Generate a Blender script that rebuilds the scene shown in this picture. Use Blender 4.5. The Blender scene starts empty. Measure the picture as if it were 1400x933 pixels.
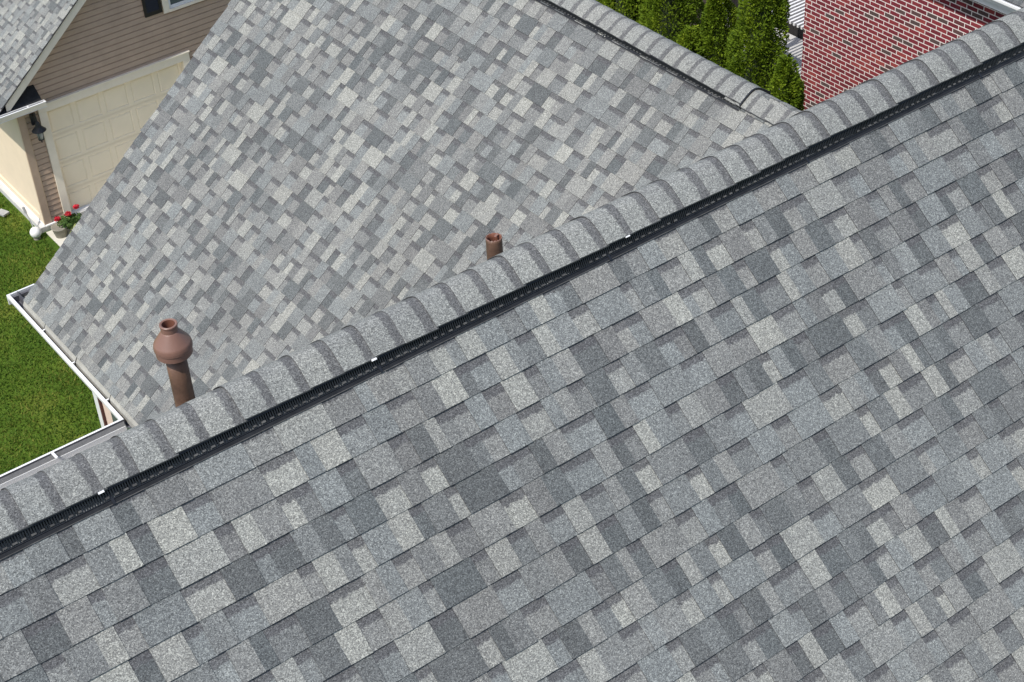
import bpy, math, random
import numpy as np
from mathutils import Vector, Matrix, noise as mnoise

# ------------------------------------------------------------------ camera, light
C = bpy.context.scene
COL = C.collection
G = 15.84                                   # camera height above the lawn

cam_d = bpy.data.cameras.new('camera'); cam = bpy.data.objects.new('camera', cam_d); COL.objects.link(cam)
cam_d.sensor_width = 36; cam_d.lens = 2329.8 / 1400 * 36; cam_d.clip_start = 0.1; cam_d.clip_end = 600
R_ = Vector((0.7980557, -0.60020061, -0.05353812)); U_ = Vector((0.40114826, 0.46287686, 0.79045878)); W_ = Vector((0.44965228, 0.65230686, -0.61017095))
M = Matrix((R_, U_, -W_)).transposed().to_4x4(); M.translation = Vector((0, 0, G)); cam.matrix_world = M
C.camera = cam

SUN = Vector((-.53, -.095, .84)).normalized()   # towards the sun
elev = math.asin(SUN.z)
wd = bpy.data.worlds.new('World'); C.world = wd; wd.use_nodes = True
nt = wd.node_tree; bgn = nt.nodes['Background']; sky = nt.nodes.new('ShaderNodeTexSky'); sky.sky_type = 'NISHITA'
sky.sun_disc = False; sky.sun_elevation = elev; sky.sun_rotation = math.atan2(SUN.x, SUN.y)
sky.air_density = 1.0; sky.dust_density = 1.5; sky.ozone_density = 1.0
nt.links.new(sky.outputs[0], bgn.inputs[0]); bgn.inputs[1].default_value = 0.15
sl = bpy.data.lights.new('sun', 'SUN'); sl.energy = 3.3; sl.angle = math.radians(.53); sl.color = (1, .96, .9)
so = bpy.data.objects.new('sun', sl); COL.objects.link(so); so.rotation_euler = SUN.to_track_quat('Z', 'Y').to_euler()
C.view_settings.view_transform = 'Standard'; C.view_settings.look = 'None'; C.view_settings.gamma = 1
C.view_settings.use_curve_mapping = False; C.view_settings.exposure = 0.27
C.render.engine = 'CYCLES'

# ------------------------------------------------------------------ helpers
rnd = random.Random(7)
ANG = math.radians(39.806); CA, SA = math.cos(ANG), math.sin(ANG); TAN = SA / CA

class MB:
    """collects polygons with a material slot, metre uv and an optional colour"""
    def __init__(s): s.v = []; s.f = []; s.m = []; s.uv = []; s.c = []
    def poly(s, pts, mat=0, uv=None, col=(0, 0, 0, 1)):
        b = len(s.v); s.v += [tuple(p) for p in pts]; s.f.append(tuple(range(b, b + len(pts)))); s.m.append(mat)
        if uv is None:
            a = Vector(pts[1]) - Vector(pts[0]); bb = Vector(pts[-1]) - Vector(pts[0]); n = a.cross(bb)
            ax = max(range(3), key=lambda i: abs(n[i]))
            if ax == 2: uv = [(p[0], p[1]) for p in pts]
            elif ax == 0: uv = [(p[1], p[2]) for p in pts]
            else: uv = [(p[0], p[2]) for p in pts]
        s.uv += list(uv); s.c += [col] * len(pts)
    def box(s, x0, x1, y0, y1, z0, z1, mat=0, T=None):
        P = [(x0, y0, z0), (x1, y0, z0), (x1, y1, z0), (x0, y1, z0), (x0, y0, z1), (x1, y0, z1), (x1, y1, z1), (x0, y1, z1)]
        if T: P = [T(*p) for p in P]
        for q in ((0, 3, 2, 1), (4, 5, 6, 7), (0, 1, 5, 4), (1, 2, 6, 5), (2, 3, 7, 6), (3, 0, 4, 7)):
            s.poly([P[i] for i in q], mat)
    def build(s, name, mats, parent=None, smooth=False, weld=False):
        me = bpy.data.meshes.new(name); me.from_pydata(s.v, [], s.f)
        if not isinstance(mats, (list, tuple)): mats = [mats]
        for m in mats: me.materials.append(m)
        me.polygons.foreach_set('material_index', s.m)
        uvl = me.uv_layers.new(name='UVMap'); uvl.data.foreach_set('uv', np.array(s.uv, dtype=np.float32).ravel())
        ca = me.color_attributes.new('tone', 'FLOAT_COLOR', 'CORNER'); ca.data.foreach_set('color', np.array(s.c, dtype=np.float32).ravel())
        if smooth or weld:
            import bmesh
            bm = bmesh.new(); bm.from_mesh(me); bmesh.ops.remove_doubles(bm, verts=bm.verts, dist=1e-4); bm.to_mesh(me); bm.free()
        if smooth:
            me.polygons.foreach_set('use_smooth', [True] * len(me.polygons))
        me.update()
        o = bpy.data.objects.new(name, me); COL.objects.link(o)
        if parent: o.parent = parent
        return o

def sweep(mb, rings, mat=0, close=True, cap0=False, cap1=False):
    """rings: list of lists of points, joined with quads"""
    n = len(rings[0])
    for i in range(len(rings) - 1):
        for j in range(n if close else n - 1):
            k = (j + 1) % n
            mb.poly([rings[i][j], rings[i][k], rings[i + 1][k], rings[i + 1][j]], mat)
    if cap0: mb.poly(rings[0][::-1], mat)
    if cap1: mb.poly(rings[-1], mat)

def ring(c, r, ax=Vector((0, 0, 1)), n=24, jit=0):
    ax = Vector(ax).normalized(); a = ax.orthogonal().normalized(); b = ax.cross(a)
    return [Vector(c) + a * math.cos(t) * r * (1 + jit * rnd.uniform(-1, 1)) + b * math.sin(t) * r * (1 + jit * rnd.uniform(-1, 1)) for t in [2 * math.pi * i / n for i in range(n)]]

def tube(mb, pts, r, n=10, mat=0):
    pts = [Vector(p) for p in pts]; rs = []
    for i, p in enumerate(pts):
        d = (pts[min(i + 1, len(pts) - 1)] - pts[max(i - 1, 0)]); rs.append((p, d))
    rr = r if isinstance(r, (list, tuple)) else [r] * len(pts)
    a = None; rings = []
    for (p, d), q in zip(rs, rr):
        d.normalize()
        if a is None: a = d.orthogonal().normalized()
        a = (a - d * a.dot(d)).normalized(); b = d.cross(a)
        rings.append([p + a * math.cos(t) * q + b * math.sin(t) * q for t in [2 * math.pi * i / n for i in range(n)]])
    sweep(mb, rings, mat, True, True, True)

def empty(name, loc=(0, 0, 0)):
    o = bpy.data.objects.new(name, None); COL.objects.link(o); o.location = loc; return o
def tag(o, label, cat, group=None, kind=None):
    if label: o['label'] = label
    if cat: o['category'] = cat
    if group: o['group'] = group
    if kind: o['kind'] = kind
    return o

# ------------------------------------------------------------------ materials
def mat(name):
    m = bpy.data.materials.new(name); m.use_nodes = True; n = m.node_tree; b = n.nodes['Principled BSDF']
    return m, n, b
def N(n, t, **kw):
    x = n.nodes.new(t)
    for k, v in kw.items():
        if k.startswith('i_'):
            key = k[2:]; key = int(key) if key.isdigit() else key.replace('_', ' ')
            x.inputs[key].default_value = v
        else: setattr(x, k, v)
    return x
def ramp(n, stops, interp='LINEAR'):
    r = n.nodes.new('ShaderNodeValToRGB'); r.color_ramp.interpolation = interp; e = r.color_ramp.elements
    while len(e) < len(stops): e.new(1)
    for q, (p, c) in zip(e, stops): q.position = p; q.color = (*c, 1)
    return r
def math_(n, op, a=None, b=None, clamp=False):
    x = n.nodes.new('ShaderNodeMath'); x.operation = op; x.use_clamp = clamp
    for i, v in enumerate((a, b)):
        if v is None: continue
        if isinstance(v, (int, float)): x.inputs[i].default_value = v
        else: n.links.new(v, x.inputs[i])
    return x.outputs[0]
def mixc(n, fac, a, b, mode='MIX'):
    x = n.nodes.new('ShaderNodeMix'); x.data_type = 'RGBA'; x.blend_type = mode
    for i, v in ((0, fac), (6, a), (7, b)):
        if isinstance(v, (int, float)): x.inputs[i].default_value = v
        elif isinstance(v, tuple): x.inputs[i].default_value = (*v, 1)
        else: n.links.new(v, x.inputs[i])
    return x.outputs[2]

def plain(name, col, rough=.6, var=.12, scale=6, metal=0, bump=0, bscale=40, spec=.5):
    m, n, b = mat(name)
    tc = N(n, 'ShaderNodeTexCoord'); no = N(n, 'ShaderNodeTexNoise', i_Scale=scale, i_Detail=5.0, i_Roughness=.65)
    n.links.new(tc.outputs['Object'], no.inputs['Vector'])
    r = ramp(n, [(.3, tuple(c * (1 - var) for c in col)), (.7, tuple(min(1, c * (1 + var)) for c in col))])
    n.links.new(no.outputs['Fac'], r.inputs[0]); n.links.new(r.outputs[0], b.inputs['Base Color'])
    b.inputs['Roughness'].default_value = rough; b.inputs['Metallic'].default_value = metal; b.inputs['Specular IOR Level'].default_value = spec
    if bump:
        n2 = N(n, 'ShaderNodeTexNoise', i_Scale=bscale, i_Detail=4.0); bp = N(n, 'ShaderNodeBump', i_Strength=bump, i_Distance=.01)
        n.links.new(tc.outputs['Object'], n2.inputs['Vector']); n.links.new(n2.outputs['Fac'], bp.inputs['Height']); n.links.new(bp.outputs[0], b.inputs['Normal'])
    return m

def shingle_mat(name, cap=False):
    m, n, b = mat(name); L = n.links.new
    tc = N(n, 'ShaderNodeTexCoord'); at = N(n, 'ShaderNodeVertexColor', layer_name='tone')
    sep = N(n, 'ShaderNodeSeparateColor'); L(at.outputs['Color'], sep.inputs[0])
    uv = N(n, 'ShaderNodeUVMap', uv_map='UVMap'); su = N(n, 'ShaderNodeSeparateXYZ'); L(uv.outputs[0], su.inputs[0])
    obj = tc.outputs['Object']
    # blend colour of the granules: dark slate .. weathered light grey, blue or warm
    cold = ramp(n, [(0, (.098, .107, .108)), (.35, (.148, .158, .156)), (.65, (.200, .212, .207)), (1, (.270, .276, .254))])
    warm = ramp(n, [(0, (.106, .107, .104)), (.35, (.160, .160, .154)), (.65, (.218, .217, .203)), (1, (.300, .300, .269))])
    mo = N(n, 'ShaderNodeTexNoise', i_Scale=9.0, i_Detail=3.0); L(obj, mo.inputs['Vector'])
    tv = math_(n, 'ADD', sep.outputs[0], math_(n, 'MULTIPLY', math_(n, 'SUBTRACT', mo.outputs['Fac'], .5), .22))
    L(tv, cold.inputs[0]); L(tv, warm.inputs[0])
    base = mixc(n, sep.outputs[1], cold.outputs[0], warm.outputs[0])
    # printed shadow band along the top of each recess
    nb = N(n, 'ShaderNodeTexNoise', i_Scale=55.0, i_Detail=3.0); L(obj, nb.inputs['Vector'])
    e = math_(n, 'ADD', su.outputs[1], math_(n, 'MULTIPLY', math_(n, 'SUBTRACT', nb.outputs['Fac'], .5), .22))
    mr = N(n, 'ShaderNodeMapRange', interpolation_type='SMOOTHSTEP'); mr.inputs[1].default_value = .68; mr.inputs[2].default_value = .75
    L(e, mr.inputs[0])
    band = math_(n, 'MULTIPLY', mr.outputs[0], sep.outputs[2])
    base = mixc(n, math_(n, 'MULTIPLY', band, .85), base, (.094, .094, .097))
    # granules
    vo = N(n, 'ShaderNodeTexVoronoi', feature='F1', i_Scale=290.0); L(obj, vo.inputs['Vector'])
    sv = N(n, 'ShaderNodeSeparateColor'); L(vo.outputs['Color'], sv.inputs[0])
    gr = ramp(n, [(0, (.42, .42, .43)), (.25, (.74, .74, .75)), (.7, (1.09, 1.09, 1.09)), (.9, (1.50, 1.50, 1.47)), (1, (1.95, 1.93, 1.86))])
    L(sv.outputs[0], gr.inputs[0])
    g2 = N(n, 'ShaderNodeTexNoise', i_Scale=90.0, i_Detail=3.0, i_Roughness=.7); L(obj, g2.inputs['Vector'])
    g3 = N(n, 'ShaderNodeMapRange'); g3.inputs[1].default_value = .3; g3.inputs[2].default_value = .7; g3.inputs[3].default_value = .80; g3.inputs[4].default_value = 1.20
    L(g2.outputs['Fac'], g3.inputs[0])
    c = mixc(n, 1.0, base, gr.outputs[0], 'MULTIPLY')
    vm = N(n, 'ShaderNodeVectorMath', operation='SCALE'); L(c, vm.inputs[0]); L(g3.outputs[0], vm.inputs['Scale'])
    # broad weathering
    w = N(n, 'ShaderNodeTexNoise', i_Scale=.9, i_Detail=4.0); L(obj, w.inputs['Vector'])
    w2 = N(n, 'ShaderNodeMapRange'); w2.inputs[1].default_value = .3; w2.inputs[2].default_value = .7; w2.inputs[3].default_value = .94; w2.inputs[4].default_value = 1.06
    L(w.outputs['Fac'], w2.inputs[0]); vm2 = N(n, 'ShaderNodeVectorMath', operation='SCALE'); L(vm.outputs[0], vm2.inputs[0]); L(w2.outputs[0], vm2.inputs['Scale'])
    # scattered scuffs and specks of dirt
    sc = N(n, 'ShaderNodeTexNoise', i_Scale=17.0, i_Detail=6.0, i_Roughness=.75); L(obj, sc.inputs['Vector'])
    sm = N(n, 'ShaderNodeMapRange'); sm.inputs[1].default_value = .69; sm.inputs[2].default_value = .76; sm.inputs[3].default_value = 0; sm.inputs[4].default_value = .55; L(sc.outputs['Fac'], sm.inputs[0])
    fin = mixc(n, sm.outputs[0], vm2.outputs[0], (.075, .07, .062))
    L(fin, b.inputs['Base Color']); b.inputs['Roughness'].default_value = .95; b.inputs['Specular IOR Level'].default_value = .25
    bp = N(n, 'ShaderNodeBump', i_Strength=.35, i_Distance=.0025); L(vo.outputs['Distance'], bp.inputs['Height']); L(bp.outputs[0], b.inputs['Normal'])
    return m

M_sh = shingle_mat('shingle_granules'); M_butt = plain('asphalt_cut_edge', (.022, .022, .024), .95)
M_capedge = plain('cap_cut_edge', (.07, .07, .072), .95); M_felt = plain('underlay', (.05, .05, .05), .95)
M_black = plain('black_vent_plastic', (.012, .013, .016), .42, .3, 20, spec=.5)
M_slot = plain('grey_vent_slot_and_glint', (.07, .068, .064), .6, .6, 18)
M_gloss = plain('black_vent_flange', (.013, .014, .016), .55, .5, 14, spec=.3)
M_white = plain('white_gutter_paint', (.80, .80, .79), .4, .04, 8)
M_cream = plain('cream_trim_paint', (.82, .745, .61), .5, .05, 5)
M_apron = plain('aged_gutter_apron', (.36, .35, .31), .6, .22, 7)
M_trough = plain('shade_dark_gutter_inside', (.10, .10, .115), .6, .3, 12)  # dark inside of the gutters, shade put into the colour
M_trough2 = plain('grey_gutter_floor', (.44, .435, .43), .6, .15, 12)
M_stucco = plain('cream_wall', (.76, .63, .46), .85, .04, 3, bump=.1)
M_tan = plain('tan_siding', (.44, .34, .22), .8, .08, 5)
M_brownsid = plain('brown_siding_paint', (.46, .34, .25), .7, .09, 4)
M_door = plain('almond_door_paint', (.86, .76, .58), .5, .04, 2)
M_shut = plain('black_shutter_paint', (.012, .010, .010), .5)
M_glass = plain('window_glass', (.10, .12, .13), .05, .2, 1); 
M_iron = plain('black_lamp_iron', (.022, .022, .024), .5, .3, 20)
M_lampglass = plain('lamp_glass', (.25, .27, .26), .1)
M_capmet = plain('terracotta_brown_cap_paint', (.215, .118, .088), .42, .07, 9, bump=.05)
M_pipe = plain('bronze_brown_pipe_paint', (.125, .070, .046), .5, .35, 11, bump=.2, bscale=25)
M_pipein = plain('rust_pipe_inside', (.16, .06, .035), .8, .3, 20)
M_fence = plain('shade_black_fence_wood', (.012, .010, .009), .9, .3, 5)  # near-black, the shade behind trees and pergola put into the colour
M_conc = plain('concrete', (.55, .54, .52), .85, .1, 3, bump=.1)
M_drive = plain('driveway_concrete', (.60, .57, .48), .85, .1, 2, bump=.1)
M_pale = plain('pale_pink_panel', (.74, .58, .48), .6, .05, 4)
M_redbrown = plain('red_brown_paint', (.10, .04, .035), .7)
M_pot = plain('stone_pot', (.25, .23, .18), .85, .2, 15)
M_soil = plain('mulch', (.035, .025, .018), .95, .4, 12, bump=.5)
M_greyroof = plain('grey_brown_roof', (.10, .095, .09), .9, .25, 14)
M_post = plain('weathered_grey_post', (.36, .36, .35), .7, .2, 9)
M_red = plain('red_petals', (.55, .012, .03), .6, .25, 30)
M_globe = plain('white_globe', (.82, .81, .76), .3, .05, 9)

# lawn
m, n, b = mat('lawn'); L = n.links.new; M_lawn = m
tc = N(n, 'ShaderNodeTexCoord'); a1 = N(n, 'ShaderNodeTexNoise', i_Scale=.8, i_Detail=5.0); a2 = N(n, 'ShaderNodeTexNoise', i_Scale=26.0, i_Detail=5.0, i_Roughness=.7)
L(tc.outputs['Object'], a1.inputs['Vector']); L(tc.outputs['Object'], a2.inputs['Vector'])
r1 = ramp(n, [(.3, (.045, .088, .010)), (.55, (.075, .125, .014)), (.72, (.16, .17, .03))]); L(a1.outputs['Fac'], r1.inputs[0])
r2 = ramp(n, [(.3, (.5, .5, .5)), (.7, (1.5, 1.5, 1.5))]); L(a2.outputs['Fac'], r2.inputs[0])
L(mixc(n, 1.0, r1.outputs[0], r2.outputs[0], 'MULTIPLY'), b.inputs['Base Color']); b.inputs['Roughness'].default_value = .9; b.inputs['Specular IOR Level'].default_value = .1
# blades
def leafmat(name, c0, c1, c2, patch=.9, trans=.25):
    m, n, b = mat(name); L = n.links.new
    at = N(n, 'ShaderNodeVertexColor', layer_name='tone'); sp = N(n, 'ShaderNodeSeparateColor'); L(at.outputs['Color'], sp.inputs[0])
    tc = N(n, 'ShaderNodeTexCoord'); no = N(n, 'ShaderNodeTexNoise', i_Scale=patch, i_Detail=4.0); L(tc.outputs['Object'], no.inputs['Vector'])
    r = ramp(n, [(0, c0), (.5, c1), (1, c2)])
    v = math_(n, 'ADD', math_(n, 'MULTIPLY', sp.outputs[0], .65), math_(n, 'MULTIPLY', math_(n, 'SUBTRACT', no.outputs['Fac'], .33), 1.1), True)
    L(v, r.inputs[0]); L(r.outputs[0], b.inputs['Base Color']); b.inputs['Roughness'].default_value = .7; b.inputs['Specular IOR Level'].default_value = .2
    tr = N(n, 'ShaderNodeBsdfTranslucent'); L(r.outputs[0], tr.inputs[0]); mx = N(n, 'ShaderNodeMixShader'); mx.inputs[0].default_value = trans
    L(b.outputs[0], mx.inputs[1]); L(tr.outputs[0], mx.inputs[2]); L(mx.outputs[0], n.nodes['Material Output'].inputs[0])
    return m
M_blade = leafmat('grass_blades', (.055, .120, .012), (.102, .182, .022), (.26, .26, .05), .9, .3)
M_arb = leafmat('arborvitae_sprays', (.06, .105, .008), (.14, .215, .012), (.27, .34, .022), 2.2, .3)
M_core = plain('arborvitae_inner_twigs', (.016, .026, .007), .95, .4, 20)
M_bark = plain('bark', (.10, .07, .045), .95, .3, 20, bump=.5)
M_leaf = leafmat('geranium_leaves', (.03, .07, .012), (.07, .13, .03), (.14, .20, .05), 8)
M_varieg = leafmat('pale_green_leaves', (.30, .36, .08), (.42, .48, .16), (.55, .58, .28), 8)

# brick: a real pattern in metres
m, n, b = mat('red_brick'); L = n.links.new; M_brick = m
uv = N(n, 'ShaderNodeUVMap', uv_map='UVMap')
nz = N(n, 'ShaderNodeTexNoise', i_Scale=14.0, i_Detail=2.0); L(uv.outputs[0], nz.inputs['Vector'])
vs = N(n, 'ShaderNodeVectorMath', operation='SUBTRACT'); L(nz.outputs['Color'], vs.inputs[0]); vs.inputs[1].default_value = (.5, .5, .5)
vk = N(n, 'ShaderNodeVectorMath', operation='SCALE'); L(vs.outputs[0], vk.inputs[0]); vk.inputs['Scale'].default_value = .006
va = N(n, 'ShaderNodeVectorMath', operation='ADD'); L(uv.outputs[0], va.inputs[0]); L(vk.outputs[0], va.inputs[1])
bt = N(n, 'ShaderNodeTexBrick', offset=.5, i_Scale=1.0); L(va.outputs[0], bt.inputs['Vector'])
for k, v in (('Color1', (0, 0, 0, 1)), ('Color2', (1, 1, 1, 1)), ('Mortar', (.5, .5, .5, 1)), ('Mortar Size', .0078), ('Mortar Smooth', .15), ('Bias', 0.), ('Brick Width', .203), ('Row Height', .0765)): bt.inputs[k].default_value = v
r = ramp(n, [(0, (.085, .055, .050)), (.09, (.10, .06, .055)), (.11, (.15, .018, .025)), (.5, (.195, .022, .034)), (.85, (.245, .032, .038)), (1, (.31, .055, .048))]); L(bt.outputs['Color'], r.inputs[0])
ns = N(n, 'ShaderNodeTexNoise', i_Scale=60.0, i_Detail=4.0); L(uv.outputs[0], ns.inputs['Vector']); rs = ramp(n, [(.3, (.7, .7, .7)), (.7, (1.3, 1.3, 1.3))]); L(ns.outputs['Fac'], rs.inputs[0])
bc = mixc(n, 1.0, r.outputs[0], rs.outputs[0], 'MULTIPLY')
L(mixc(n, bt.outputs['Fac'], bc, (.86, .78, .73)), b.inputs['Base Color']); b.inputs['Roughness'].default_value = .9
bp = N(n, 'ShaderNodeBump', invert=True, i_Strength=.6, i_Distance=.008); L(bt.outputs['Fac'], bp.inputs['Height']); L(bp.outputs[0], b.inputs['Normal'])

# ------------------------------------------------------------------ ground
g = MB(); S = 300
g.poly([(-S, -S, 0), (S, -S, 0), (S, S, 0), (-S, S, 0)]); o = g.build('lawn_ground', M_lawn); tag(o, 'green mown lawn around the houses', 'lawn', kind='structure')
g = MB(); g.box(7.46, 11.2, 12.0, 24.55, -.05, .02); o = g.build('driveway', M_drive); tag(o, 'pale concrete driveway in front of the garage door', 'driveway', kind='structure')

# grass blades over the lawn that can be seen
def grass():
    rs = np.random.RandomState(3); K = 210000
    x = rs.uniform(-1.5, 7.40, K); y = rs.uniform(13.0, 29.5, K)
    keep = ((x > 1.5) | (y > 16)) & (x < 7.36)
    x = x[keep]; y = y[keep]; K = len(x)
    h = rs.uniform(.03, .07, K); w = rs.uniform(.006, .013, K); a = rs.uniform(0, math.pi, K); lx = rs.normal(0, .024, K); ly = rs.normal(0, .024, K)
    v = np.zeros((K, 3, 3), np.float32)
    v[:, 0] = np.c_[x - np.cos(a) * w, y - np.sin(a) * w, np.zeros(K)]; v[:, 1] = np.c_[x + np.cos(a) * w, y + np.sin(a) * w, np.zeros(K)]; v[:, 2] = np.c_[x + lx, y + ly, h]
    me = bpy.data.meshes.new('grass'); me.vertices.add(3 * K); me.vertices.foreach_set('co', v.ravel()); me.loops.add(3 * K); me.loops.foreach_set('vertex_index', np.arange(3 * K, dtype=np.int32))
    me.polygons.add(K); me.polygons.foreach_set('loop_start', np.arange(0, 3 * K, 3, dtype=np.int32)); me.update(calc_edges=True)
    t = np.repeat(rs.uniform(0, 1, K), 3); c = np.ones((3 * K, 4), np.float32); c[:, 0] = t
    ca = me.color_attributes.new('tone', 'FLOAT_COLOR', 'CORNER'); ca.data.foreach_set('color', c.ravel()); me.materials.append(M_blade)
    o = bpy.data.objects.new('grass', me); COL.objects.link(o); tag(o, 'short mown grass blades covering the lawn', 'grass', kind='stuff')
grass()

# ------------------------------------------------------------------ shingled slopes
EXP = .1429
def slope(name, O, Uv, Sv, ulen, rows, seed, parent, u_fn=None, phase=0, light=0., vmax=1e9):
    """O = lower left corner of the deck; Uv along the courses, Sv up the slope"""
    r = random.Random(seed); O, Uv, Sv = Vector(O), Vector(Uv), Vector(Sv); Nv = Uv.cross(Sv)
    if Nv.z < 0: Nv = -Nv
    mb = MB(); flip = Uv.cross(Sv).z < 0
    def P(u, v, h): return O + Uv * u + Sv * v + Nv * h
    def F(pts, *a, **k):
        if flip:
            pts = pts[::-1]
            if 'uv' in k: k['uv'] = k['uv'][::-1]
        mb.poly(pts, *a, **k)
    for i in range(rows):
        v0 = phase + i * EXP
        if v0 > vmax - .01: break
        u0, u1 = (0, ulen) if u_fn is None else u_fn(v0)
        if u1 - u0 < .05: continue
        u = u0 + r.uniform(-.006, .006); gap = r.random() < .5; vend = min(v0 + EXP * 1.12, vmax)
        tone = r.random(); left = 0; lastq = r.random()
        sag = r.uniform(-.001, .001)
        while u < u1 - .01:
            if left <= .02:
                gap = not gap; left = r.uniform(.055, .18) if gap else r.uniform(.08, .23)
            w = left if left < .14 or r.random() < .35 else left * r.uniform(.38, .62)
            left -= w
            ue = min(u + w, u1 + r.uniform(-.004, .004))
            if u1 - ue < .03: ue = u1
            # granule blend drops
            q = r.random(); prev = tone
            if abs(q - lastq) < .18: q = (q + r.uniform(.3, .7)) % 1
            lastq = q
            if q < .17: tone, warm = r.uniform(.02, .22), r.uniform(0, .5)
            elif q < .37: tone, warm = r.uniform(.50, .68), r.uniform(0, .25)
            elif q < .62: tone, warm = r.uniform(.34, .50), r.uniform(.1, 1)
            elif q < .80: tone, warm = r.uniform(.50, .70), r.uniform(.6, 1)
            else: tone, warm = r.uniform(.72, .98), r.uniform(.6, 1)
            jit = r.uniform(-.0012, .0012) + sag + .0016 * math.sin(u * 1.1 + i * 2.3)
            hl, hh = (.0085, .0010) if gap else (.0118, .0040)
            va = v0 + jit
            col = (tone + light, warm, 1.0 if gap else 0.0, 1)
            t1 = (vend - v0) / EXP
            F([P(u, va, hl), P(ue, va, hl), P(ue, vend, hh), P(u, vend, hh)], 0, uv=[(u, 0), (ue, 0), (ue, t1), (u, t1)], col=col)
            F([P(u, va, -.003), P(ue, va, -.003), P(ue, va, hl), P(u, va, hl)], 1)
            if not gap:
                for uu, d in ((u, -1), (ue, 1)):
                    q4 = [P(uu, va, -.003), P(uu, vend, -.003), P(uu, vend, hh), P(uu, va, hl)]
                    F(q4 if d < 0 else q4[::-1], 1)
            u = ue
    return mb, P, Nv

house = empty('house', (0, 0, 0)); tag(house, 'two storey house with grey architectural shingle roof nearest the camera', 'house')

# main front slope: courses measured in the photograph
YR, ZR = 5.0, G - 4.235                    # roof apex line
XL, XR = -4.2, 13.6
s1 = Vector((0, CA, SA)); RUN = 6.15
# phase: course butt at s = 0.0975 (mod EXP) measured from the camera level
apex_s = YR * CA + (ZR - G) * SA
top_butt = apex_s - ((apex_s - .0975) % EXP)
rows = 56; v_start = top_butt - (rows - 1) * EXP
O = Vector((XL, YR, ZR)) - s1 * (apex_s - v_start)
mb, P, Nv = slope('roof', O, (1, 0, 0), s1, XR - XL, rows - 0, 11, house, vmax=apex_s - v_start)
# keep the last courses below the apex
mb.poly([Vector((XL, YR, ZR)) - s1 * 8.0 + Vector((0, 0, -.015)), Vector((XR, YR, ZR)) - s1 * 8.0 + Vector((0, 0, -.015)), Vector((XR, YR, ZR - .015)), Vector((XL, YR, ZR - .015))], 2)
front = mb.build('roof', [M_sh, M_butt, M_felt], house); front['label'] = 'large front roof slope of grey shingles below the long ridge'

# main rear slope (behind the ridge)
EAVEY = 11.20
s1b = Vector((0, -CA, SA)); Lb = (EAVEY - YR) / CA; zE = ZR - (EAVEY - YR) * TAN
s1b = (Vector((0, YR, ZR)) - Vector((0, EAVEY, zE))); Lb = s1b.length; s1b.normalize()
mb, P, Nv = slope('roof', (XL, EAVEY, zE), (1, 0, 0), s1b, XR - XL, int(Lb / EXP) + 1, 12, house, vmax=Lb)
mb.poly([(XL, EAVEY, zE - .015), (XL, YR, ZR - .015), (XR, YR, ZR - .015), (XR, EAVEY, zE - .015)], 2)
o = mb.build('roof', [M_sh, M_butt, M_felt], house); o['label'] = 'rear roof slope hidden behind the long ridge'

# wing slope facing left: plane n.P = -9.496
def wz(x): return G + (-9.496 + SA * x) / CA
XW = 7.545; s2 = Vector((CA, 0, SA)); YV, YE = 6.9, 13.44
ox = 3.715; os_ = ox * CA + (wz(ox) - G) * SA
first = os_ - ((os_ - .0105) % EXP) + EXP      # a full butt on the eave
O = Vector((ox, YE, wz(ox)))
rows_w = int(((XW - ox) / CA) / EXP) + 1
ph = (.0105 - os_) % EXP - EXP
mb, P, Nv = slope('roof', O, (0, -1, 0), s2, YE - YV, rows_w + 1, 21, house, phase=max(ph, -.02) if ph > -.02 else ph + EXP, vmax=(XW - ox) / CA)
mb.poly([(ox, YE, wz(ox) - .006), (ox, YV, wz(ox) - .006), (XW, YV, wz(XW) - .015), (XW, YE, wz(XW) - .015)], 2)
# starter strip up to the first butt
pz = (ph if ph > -.02 else ph + EXP)
if pz > .01:
    mb2, _, _ = slope('x', O, (0, -1, 0), s2, YE - YV, 1, 22, house, phase=-.004)
    b0 = len(mb.v); mb.v += mb2.v; mb.f += [tuple(i + b0 for i in f) for f in mb2.f]; mb.m += mb2.m; mb.uv += mb2.uv; mb.c += mb2.c
wing = mb.build('roof', [M_sh, M_butt, M_felt], house); wing['label'] = 'smaller wing roof slope of grey shingles running down to the white gutter'
# far wing slope
s3 = Vector((-CA, 0, SA)); Lr = 5.0
mb, P, Nv = slope('roof', Vector((XW, YE, wz(XW))) - s3 * Lr, (0, -1, 0), s3, YE - YV, int(Lr / EXP) + 1, 23, house, vmax=Lr)
mb.poly([Vector((XW, YE, wz(XW) - .015)), Vector((XW, YV, wz(XW) - .015)), Vector((XW, YV, wz(XW) - .015)) - s3 * Lr, Vector((XW, YE, wz(XW) - .015)) - s3 * Lr], 2)
o = mb.build('roof', [M_sh, M_butt, M_felt], house); o['label'] = 'far wing roof slope hidden behind the shorter ridge'

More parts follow.
